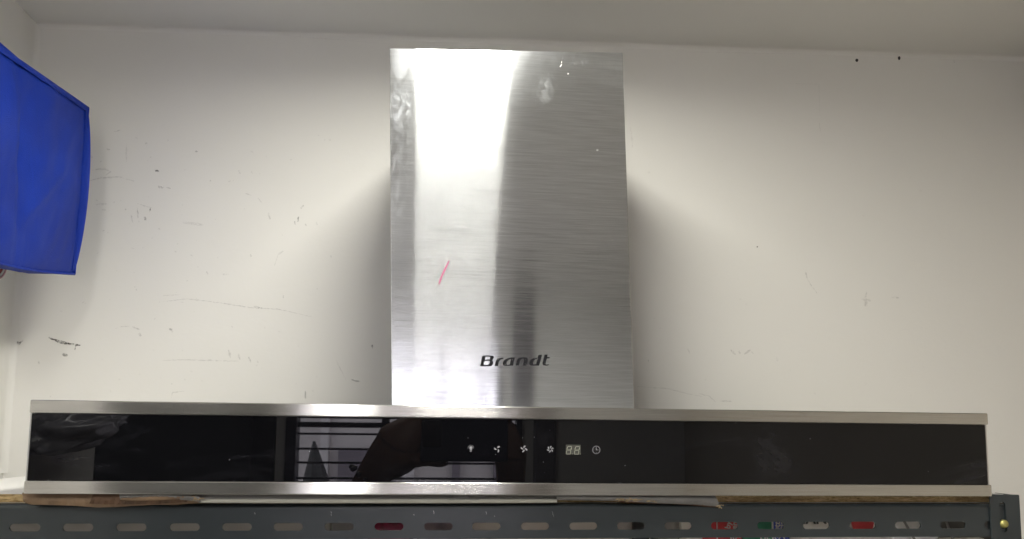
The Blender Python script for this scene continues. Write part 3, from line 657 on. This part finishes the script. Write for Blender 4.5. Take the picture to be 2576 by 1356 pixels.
sheet('under_layer', [(1550, 1258), (1620, 1259), (1700, 1262), (1806, 1266)], [(1552, 1263), (1600, 1265), (1700, 1267), (1814, 1277)], 0.0085, M['darkboard'], parent=gs, thick=0.001, jit=0.0004, back=0.002)
bm = bmesh.new()
rs = random.Random(11)
def fibre(cx, cy, n, L):
    for _ in range(n):
        x, y = cx+rs.uniform(-L, L), cy+rs.uniform(-3, 3)
        a = on_plane(x, y, 0.004+rs.uniform(-.001, .002)); b_ = on_plane(x+rs.uniform(-14, 14), y+rs.uniform(-3, 4), 0.004+rs.uniform(-.001, .002))
        tube(bm, [a, (a+b_)/2+Vector((0, -0.0005, rs.uniform(-.0004, .0006))), b_], rs.uniform(.00015, .0005), 5)
fibre(1580, 1257, 34, 26); fibre(1640, 1259, 8, 12)
tag(finish(bm, 'torn_fibres', M['fibre'], gs), kind='stuff')
bm = bmesh.new(); fibre(497, 1256, 16, 5); fibre(1810, 1274, 8, 4); tag(finish(bm, 'torn_fibres', M['fibre'], pk), kind='stuff')

# ------------------------------------------------------------------ blue bag on the left wall
bag = thing('shopping_bag', 'blue non-woven bag hanging on the left wall near the corner', 'bag', (-0.66, 0.28, 0.24))
bx = -0.600
Pt = lambda x, y, X=bx: on_x(x, y, X)
fTop, fBot = Pt(218, 271), Pt(183, 689); nTop, nBot = Pt(0, 121), Pt(0, 653)
def lerp(a, b_, t): return a+(b_-a)*t
nTop2, nBot2 = lerp(fTop, nTop, 1.45), lerp(fBot, nBot, 1.45)
NU, NV = 40, 40
bm = bmesh.new(); g = []
for i in range(NU+1):
    u = i/NU; rowv = []
    for j in range(NV+1):
        v = j/NV; p = lerp(lerp(fBot, nBot2, u), lerp(fTop, nTop2, u), v)
        d_ = 0.012*math.sin(math.pi*min(1, u*1.6))**0.5*math.sin(math.pi*v)**0.6 if 0 < u < .625 else 0.012*max(0, math.sin(math.pi*v))**0.6*(1-max(0, u-.8)*2)
        wr = 0.0045*mnoise.noise(Vector((u*5+v*3, v*2.0-u*2, 3))) + 0.002*mnoise.noise(Vector((u*14+v*5, v*7, 1)))
        ridge = 0.0035*math.exp(-((u*1.0+v*0.9-0.75)/0.03)**2)*max(0, math.sin(math.pi*min(1, max(0, (v-.1)*1.8))))
        edge = min(u*8, (1-u)*8, v*8, (1-v)*8, 1)
        sag = -0.006*math.sin(math.pi*min(1, u))*max(0, 1-v*4)
        outw = 0.001*math.sin(math.pi*v)*(1-u)
        rowv.append(bm.verts.new(p+Vector((d_+(wr+ridge)*edge, outw*.5, sag))))
    g.append(rowv)
for i in range(NU):
    for j in range(NV): bm.faces.new((g[i][j], g[i][j+1], g[i+1][j+1], g[i+1][j]))
front = finish(bm, 'side_panel', M['blue'], bag, smooth=True)
thk = -0.060
def sheetbox(name, quad, n=14, amp=0.003, seed=0):
    bm = bmesh.new(); g = []
    for i in range(n+1):
        r_ = []
        for j in range(n+1):
            u, v = i/n, j/n; p = lerp(lerp(quad[0], quad[1], u), lerp(quad[3], quad[2], u), v); e = min(u, 1-u, v, 1-v)*6
            r_.append(bm.verts.new(p+Vector((0.3, 0.5, 1))*amp*min(1, e)*mnoise.noise(Vector((u*4, v*4, seed)))))
        g.append(r_)
    for i in range(n):
        for j in range(n): bm.faces.new((g[i][j], g[i][j+1], g[i+1][j+1], g[i+1][j]))
    o = finish(bm, name, M['blue'], bag, smooth=True)
    md = o.modifiers.new('thickness', 'SOLIDIFY'); md.thickness = 0.0008
    return o
dv = Vector((thk, 0, 0))
def dn(p): return p+dv
sheetbox('far_end_panel', [fBot, dn(fBot)+Vector((0, .004, 0)), dn(fTop)+Vector((0, .006, .0)), fTop], seed=1)
sheetbox('near_end_panel', [nBot2, dn(nBot2), dn(nTop2), nTop2], seed=2)
sheetbox('bottom_panel', [fBot, nBot2, dn(nBot2)+Vector((0, 0, 0)), dn(fBot)+Vector((0, .004, 0))], seed=3)
sheetbox('top_panel', [fTop, nTop2, dn(nTop2)+Vector((0, 0, .01)), dn(fTop)+Vector((0, .006, .0))], seed=4, amp=0.006)
bm = bmesh.new()
for pts in ([fBot, fTop], [fTop, nTop2], [fBot, nBot2]):
    seq = []
    for i in range(25):
        t = i/24; p = lerp(pts[0], pts[1], t)
        if pts[1] is nBot2: p = p+Vector((0, 0, -0.006*math.sin(math.pi*t)))
        if pts[1] is fTop: pass
        seq.append(p+Vector((0.0018, 0.001, 0)))
    tube(bm, seq, 0.0017, 6)
finish(bm, 'seam', M['blue'], bag, smooth=True)
def hem(a, b_, inn, w=0.007):
    bm = bmesh.new(); n = 30; rows = []
    for i in range(n+1):
        t = i/n; p = lerp(a, b_, t)+Vector((0.0012+0.0045*math.sin(math.pi*t)**0.6*0.5, 0, 0)); r_ = []
        for q in (0.0, 0.5, 1.0):
            r_.append(bm.verts.new(p+inn*(w*q)+Vector((0.0006+0.0002*q+0.0004*math.sin(t*60+q*5), 0, 0))))
        rows.append(r_)
    for i in range(n):
        for q in range(2): bm.faces.new((rows[i][q], rows[i][q+1], rows[i+1][q+1], rows[i+1][q]))
    o = finish(bm, 'hem', M['blue'], bag, smooth=False); md = o.modifiers.new('thickness', 'SOLIDIFY'); md.thickness = 0.0005; md.offset = 0
hem(fTop, nTop2, Vector((0, 0, -1))); hem(fBot+Vector((0, 0, .004)), fTop-Vector((0, 0, .004)), Vector((0, -1, 0)))
for s in (0.45, 1.05):
    bm = bmesh.new(); c0 = lerp(fTop, nTop2, 0.35)+dv*0.5; c1 = lerp(fTop, nTop2, 0.75)+dv*0.5; top = Vector((XL+0.012, (c0.y+c1.y)/2, 0.60)); k = (0 if s < 1 else 1)*0.02
    tube(bm, [c0+Vector((k, 0, 0)), (c0*0.5+top*0.5), top, (c1*0.5+top*0.5), c1+Vector((k, 0, 0))], 0.004, 6); finish(bm, 'handle', M['blue'], bag)
bm = bmesh.new(); hy = (lerp(fTop, nTop2, 0.35).y+lerp(fTop, nTop2, 0.75).y)/2
tube(bm, [(XL+0.001, hy, 0.60), (XL+0.02, hy, 0.596), (XL+0.022, hy, 0.612)], 0.003, 8)
tag(finish(bm, 'wall_hook', M['steel_side']), 'small steel hook on the left wall holding the blue bag', 'hook')
# round striped lid peeking out under the bag
lid_t = thing('striped_lid', 'round red and white rimmed lid hanging below the blue bag', 'lid', (-0.70, 0.25, 0.22))
X0 = -0.68
rim = [on_x(16, 663, X0), on_x(13, 680, X0), on_x(7, 692, X0), on_x(0, 700, X0)]
# circle through the rim in the plane X = X0
p1, p2, p3 = [(q.y, q.z) for q in (rim[0], rim[1], rim[3])]
A = np.array([[p2[0]-p1[0], p2[1]-p1[1]], [p3[0]-p1[0], p3[1]-p1[1]]])*2
Bv = np.array([p2[0]**2+p2[1]**2-p1[0]**2-p1[1]**2, p3[0]**2+p3[1]**2-p1[0]**2-p1[1]**2])
cc = np.linalg.solve(A, Bv); Rr = math.hypot(p1[0]-cc[0], p1[1]-cc[1])
if not (0.02 < Rr < 0.12): Rr = 0.06; cc = np.array([rim[1].y-0.058, rim[1].z+0.012])
for k, (ra, rb, mm, h_) in enumerate(((1.0, 0.93, 'pinkish', 0.006), (0.93, 0.90, 'navy', 0.004), (0.90, 0.80, 'white', 0.005), (0.80, 0.66, 'red', 0.004), (0.66, 0.02, 'white', 0.003))):
    bm = bmesh.new(); n = 48; r4 = []
    for (rr, xx) in ((ra, 0), (ra, h_), (rb, h_), (rb, 0)):
        r4.append([bm.verts.new((X0-0.004+xx, cc[0]+Rr*rr*math.cos(2*math.pi*i/n), cc[1]+Rr*rr*math.sin(2*math.pi*i/n))) for i in range(n)])
    for a in range(4):
        for i in range(n): bm.faces.new((r4[a][i], r4[a][(i+1) % n], r4[(a+1) % 4][(i+1) % n], r4[(a+1) % 4][i]))
    finish(bm, 'ring', M[mm], lid_t)

# ------------------------------------------------------------------ things on the lower shelf, glimpsed through the slots
def sx(px, py, Y): return on_plane(px, py, Y, RB, -0.45)
def goods(name, label, cat, px0, px1, Y, depth, m, ztop=-0.016, bevel=0.002):
    a, b_ = sx(px0, 1327, Y), sx(px1, 1327, Y)
    o = boxobj(name, a.x, b_.x, a.y, a.y+depth, ZL+0.001, ztop, m, bevel=bevel); return tag(o, label, cat)
M['beige'] = simple('grey_beige_carton', (0.36, 0.345, 0.32), 0.6, var=0.05, scale=20)
M['beige2'] = simple('beige_carton', (0.62, 0.57, 0.52), 0.6, var=0.05, scale=20)
M['cream'] = simple('cream_carton', (0.82, 0.79, 0.74), 0.6, var=0.05, scale=20)
M['bright'] = simple('white_carton', (0.93, 0.93, 0.92), 0.5, var=0.03, scale=20)
M['crimson'] = simple('crimson_film', (0.20, 0.008, 0.035), 0.25, var=0.6, scale=70, bumpiness=0.8)
M['plum'] = simple('crumpled_plum_film', (0.16, 0.12, 0.13), 0.25, var=0.7, scale=60, bumpiness=0.8)
M['packred'] = simple('red_print', (0.62, 0.04, 0.05), 0.4)
M['packgreen'] = simple('green_print', (0.02, 0.20, 0.11), 0.4)
M['packblue'] = simple('blue_print', (0.03, 0.06, 0.42), 0.4)
goods('storage_carton', 'plain grey-beige carton behind the six leftmost slots', 'carton', -160, 830, 0.075, 0.2, M['beige'])
goods('folded_sack', 'dull grey sack behind the seventh slot from the left', 'sack', 833, 915, 0.080, 0.1, M['greysheet'])
goods('plastic_packet', 'crumpled crimson plastic packet behind the eighth slot', 'packet', 925, 1035, 0.06, 0.1, M['crimson'], ztop=-0.030)
goods('film_bundle', 'crumpled plum coloured film behind the ninth slot', 'bundle', 1050, 1160, 0.06, 0.1, M['plum'], ztop=-0.028)
goods('beige_carton', 'beige carton behind the middle slots of the beam', 'carton', 1165, 1640, 0.085, 0.2, M['beige2'])
o = goods('dark_case', 'black slanting case behind the thirteenth slot', 'case', 1595, 1635, 0.07, 0.01, M['black'])
goods('grey_carton', 'grey carton beside the red and blue packet', 'carton', 1650, 1712, 0.080, 0.2, M['beige'])
goods('cream_box', 'narrow cream box left of the red and blue packet', 'box', 1713, 1770, 0.075, 0.2, M['cream'])
# printed packet: red, green, blue
pkt = thing('printed_packet', 'packet printed red, green and blue with white lettering below the shelf', 'packet', (0.26, 0.07, ZL))
Yp = 0.070
def slab(name, x0, x1, m, parent, Y=Yp, zt=-0.016):
    a, b_ = sx(x0, 1327, Y), sx(x1, 1327, Y); return boxobj(name, a.x, b_.x, a.y, a.y+0.04, ZL+0.001, zt, m, parent)
rp = slab('red_panel', 1772, 1866, M['packred'], pkt); gp = slab('green_panel', 1869, 1942, M['packgreen'], pkt); bp = slab('blue_panel', 1946, 1985, M['packblue'], pkt)
slab('white_line', 1942.2, 1945.8, M['white'], pkt, Yp-0.0002); slab('white_line', 1803, 1805, M['white'], pkt, Yp-0.0004)
def word(s, px, py, size, rot, parent, m=M['white'], Y=Yp-0.0008):
    me = text_mesh(s, size); c = sx(px, py, Y); ca, sa = math.cos(rot), math.sin(rot)
    for v in me.vertices:
        x, y, w = v.co; v.co = Vector((c.x+x*ca-y*sa, c.y-w+RB*(x*ca-y*sa), c.z+x*sa+y*ca))
    me.name = 'lettering'; me.materials.clear(); return link('lettering', me, m, parent)
word('by', 1832, 1321, 0.0080, math.radians(80), rp); word('en', 1848, 1322, 0.0080, math.radians(82), rp)
word('ie', 1900, 1320, 0.0075, math.radians(85), gp); word('etti', 1955, 1322, 0.0085, math.radians(82), bp); word('ria', 1968, 1322, 0.0085, math.radians(82), bp)
word('BC', 1850, 1359, 0.009, math.radians(0), rp); word('HE', 1925, 1358, 0.009, 0, gp); word('SO', 1962, 1358, 0.009, 0, bp)
cb = thing('lettered_carton', 'cream carton with black lettering and a red corner below the shelf', 'carton', (0.32, 0.09, ZL))
cpan = slab('panel', 1988, 2238, M['cream'], cb, 0.080)
word('PIANO', 2055, 1306, 0.016, 0, cpan, M['black'], 0.079)
plate('red_patch', [[(2140, 1311), (2200, 1311), (2192, 1345), (2150, 1345)]], 0.5, lambda u, v, w: sx(u, v, 0.0792 if w > 0 else 0.0796), M['packred'], cpan)
goods('white_box', 'bright white box behind the wire basket at the right end', 'box', 2243, 2362, 0.065, 0.2, M['bright'])
goods('black_case', 'black case behind the last two slots', 'case', 2364, 2520, 0.11, 0.1, M['black'], ztop=-0.02)
goods('white_sheet', 'white sheet low behind the rack post', 'sheet', 2362, 2480, 0.09, 0.01, M['bright'], ztop=-0.050)
bk = thing('wire_basket', 'grey wire basket standing before the white box', 'basket', (0.38, 0.06, ZL))
for (xa, xb) in ((2262, 2305), (2372, 2400)):
    bm = bmesh.new(); a = sx(xa, 1290, 0.05); b_ = sx(xb, 1365, 0.05); tube(bm, [a, b_, b_+(b_-a)*2+Vector((0, 0, -0.1))], 0.0013, 8); finish(bm, 'wire', M['greysheet'], bk)

# ------------------------------------------------------------------ plastic bag hanging on the left wall, mirrored in the glass
bm = bmesh.new(); bmesh.ops.create_icosphere(bm, subdivisions=4, radius=1.0)
for v in bm.verts:
    n_ = v.co.normalized(); k = 1+0.35*mnoise.noise(n_*2.2)+0.12*mnoise.noise(n_*7)
    v.co = Vector((n_.x*0.045*k, n_.y*0.16*k, n_.z*0.035*k-0.02*n_.y))+Vector((XL+0.055, -0.58, 0.055))
M['film'] = simple('translucent_white_film', (0.35, 0.35, 0.40), 0.25, var=0.3, scale=30, bumpiness=0.6)
tag(finish(bm, 'plastic_bag', M['film'], smooth=True), 'crumpled pale plastic bag stuffed against the left wall, mirrored in the glass', 'bag')

# ------------------------------------------------------------------ the photographer: raised phone, arms, head below
ph_t = thing('phone', 'dark blue phone held sideways in both hands', 'phone', (CAM[0]+0.06, -0.727, 0.04))
px0, px1_ = CAM[0]-0.022, CAM[0]+0.140; pz0, pz1 = CAM[2]-0.056, CAM[2]+0.024
boxobj('phone_body', px0, px1_, -0.7305, -0.7225, pz0, pz1, M['phone'], ph_t, 0.003, seg=3)
bm = bmesh.new(); box(bm, px0+0.004, px0+0.038, -0.7224, -0.7212, CAM[2]-0.030, CAM[2]+0.020); finish(bm, 'camera_plate', M['lens'], ph_t)

def skin_mesh(name, chains, parent, m, levels=2):
    """one continuous surface grown on a skeleton: chains = lists of (point, radius); equal points are shared"""
    me = bpy.data.meshes.new(name); vs, rad, ed, idx = [], [], [], {}
    def vid(p, r):
        k = tuple(round(c, 4) for c in p)
        if k not in idx: idx[k] = len(vs); vs.append(p); rad.append(r)
        return idx[k]
    for ch in chains:
        ids = [vid(p, r) for p, r in ch]
        ed += [(a, b_) for a, b_ in zip(ids, ids[1:])]
    me.from_pydata(vs, ed, []); o = link(name, me, m, parent)
    sk = o.modifiers.new('skin', 'SKIN'); sk.use_smooth_shade = True
    for i, r in enumerate(rad): me.skin_vertices[0].data[i].radius = (r, r)
    me.skin_vertices[0].data[0].use_root = True
    sb = o.modifiers.new('sub', 'SUBSURF'); sb.levels = levels; sb.render_levels = levels
    return o
per = thing('person', 'person in a dark shirt raising a phone with both hands, seen mirrored in the glass', 'person', (-0.05, -1.02, ZF))
hx = -0.03
def P3(px, py, Y): q = seen_in_glass(px, py, Y); return (q.x, q.y, q.z)
yl = -0.735
wristL = P3(925, 1205, -0.80); palmL = P3(992, 1135, -0.76); knL = P3(1024, 1085, -0.745)
wristR = P3(1285, 1235, -0.80); palmR = P3(1285, 1165, -0.76); knR = P3(1285, 1110, -0.745)
elL = (wristL[0]-0.10, -0.93, -0.27); elR = (wristR[0]+0.10, -0.93, -0.27)
chest = (hx, -1.06, -0.56); neck = (hx, -1.03, -0.43); head0 = (hx, -1.01, -0.43); head1 = (hx, -1.00, -0.27); head2 = (hx, -1.00, -0.22)
shL = (hx-0.17, -1.05, -0.50); shR = (hx+0.17, -1.05, -0.50)
belly = (hx, -1.06, -0.80); hip = (hx, -1.05, -1.00)
chains = [[(hip, .15), (belly, .14), (chest, .15), (neck, .06), (head0, .075), (head1, .088), (head2, .07)],
          [(chest, .15), (shL, .065), (elL, .045), (wristL, .028), (palmL, .050), (knL, .046)],
          [(chest, .15), (shR, .065), (elR, .045), (wristR, .028), (palmR, .034), (knR, .030)],
          [(hip, .15), ((hx-.11, -1.05, -1.08), .09), ((hx-.12, -1.03, -1.42), .06), ((hx-.12, -1.06, -1.78), .042), ((hx-.12, -0.95, -1.81), .035)],
          [(hip, .15), ((hx+.11, -1.05, -1.08), .09), ((hx+.12, -1.03, -1.42), .06), ((hx+.12, -1.06, -1.78), .042), ((hx+.12, -0.95, -1.81), .035)]]
def fing(base, pts, r=0.009): return [(base, None)]+[(p, r*(1-.12*i)) for i, p in enumerate(pts)]
def chain_f(root, rr, pts): return [(root, rr)]+[(p, 0.0095-0.0008*i) for i, p in enumerate(pts)]
# left-side hand: four fingers over the top edge, thumb under
chains += [chain_f(knL, .046, [P3(1058+10*k, 1050-3*k, -0.742), P3(1072+22*k, 1032-2*k, -0.736), P3(1084+26*k, 1040, -0.722)]) for k in range(4)]
chains += [chain_f(palmL, .050, [P3(1075, 1160, -0.745), P3(1105, 1166, -0.740), P3(1128, 1160, -0.736)])]
chains += [chain_f(knR, .030, [P3(1276-9*k, 1062-8*k, -0.742), P3(1262-20*k, 1042-3*k, -0.736), P3(1250-22*k, 1052, -0.722)]) for k in range(4)]
chains += [chain_f(palmR, .034, [P3(1262, 1152, -0.745), P3(1243, 1150, -0.740), P3(1228, 1146, -0.736)])]
skin_mesh('body', chains, per, M['skin'])
skin_mesh('shirt', [[((hx, -1.05, -1.02), .165), ((hx, -1.06, -0.80), .155), ((hx, -1.06, -0.56), .165), ((hx, -1.04, -0.47), .075)],
                    [((hx, -1.06, -0.56), .165), ((hx-0.17, -1.05, -0.50), .078), ((elL[0]+.03, -0.97, -0.34), .062)],
                    [((hx, -1.06, -0.56), .165), ((hx+0.17, -1.05, -0.50), .078), ((elR[0]-.03, -0.97, -0.34), .062)]], per, M['shirt'], 1)
bm = bmesh.new(); bmesh.ops.create_uvsphere(bm, u_segments=24, v_segments=14, radius=0.103)
for v in bm.verts: v.co = Vector((v.co.x*0.86, v.co.y*1.0, v.co.z*0.95))+Vector((hx, -1.025, -0.245))
finish(bm, 'hair', M['hair'], per, smooth=True)
bm = bmesh.new()
bc0 = Vector(P3(912, 1200, -0.775))
for k in range(10):
    a = 2*math.pi*k/10; mtx = Matrix.Translation(bc0+Vector((0.030*math.cos(a)*0.75, 0.030*math.sin(a)-0.02, 0.030*math.cos(a)*-0.6)))
    bmesh.ops.create_icosphere(bm, subdivisions=1, radius=0.006, matrix=mtx)
tag(finish(bm, 'bead_bracelet', M['black'], per, smooth=True))
for o in bpy.data.objects:
    if '_at' in o: del o['_at']
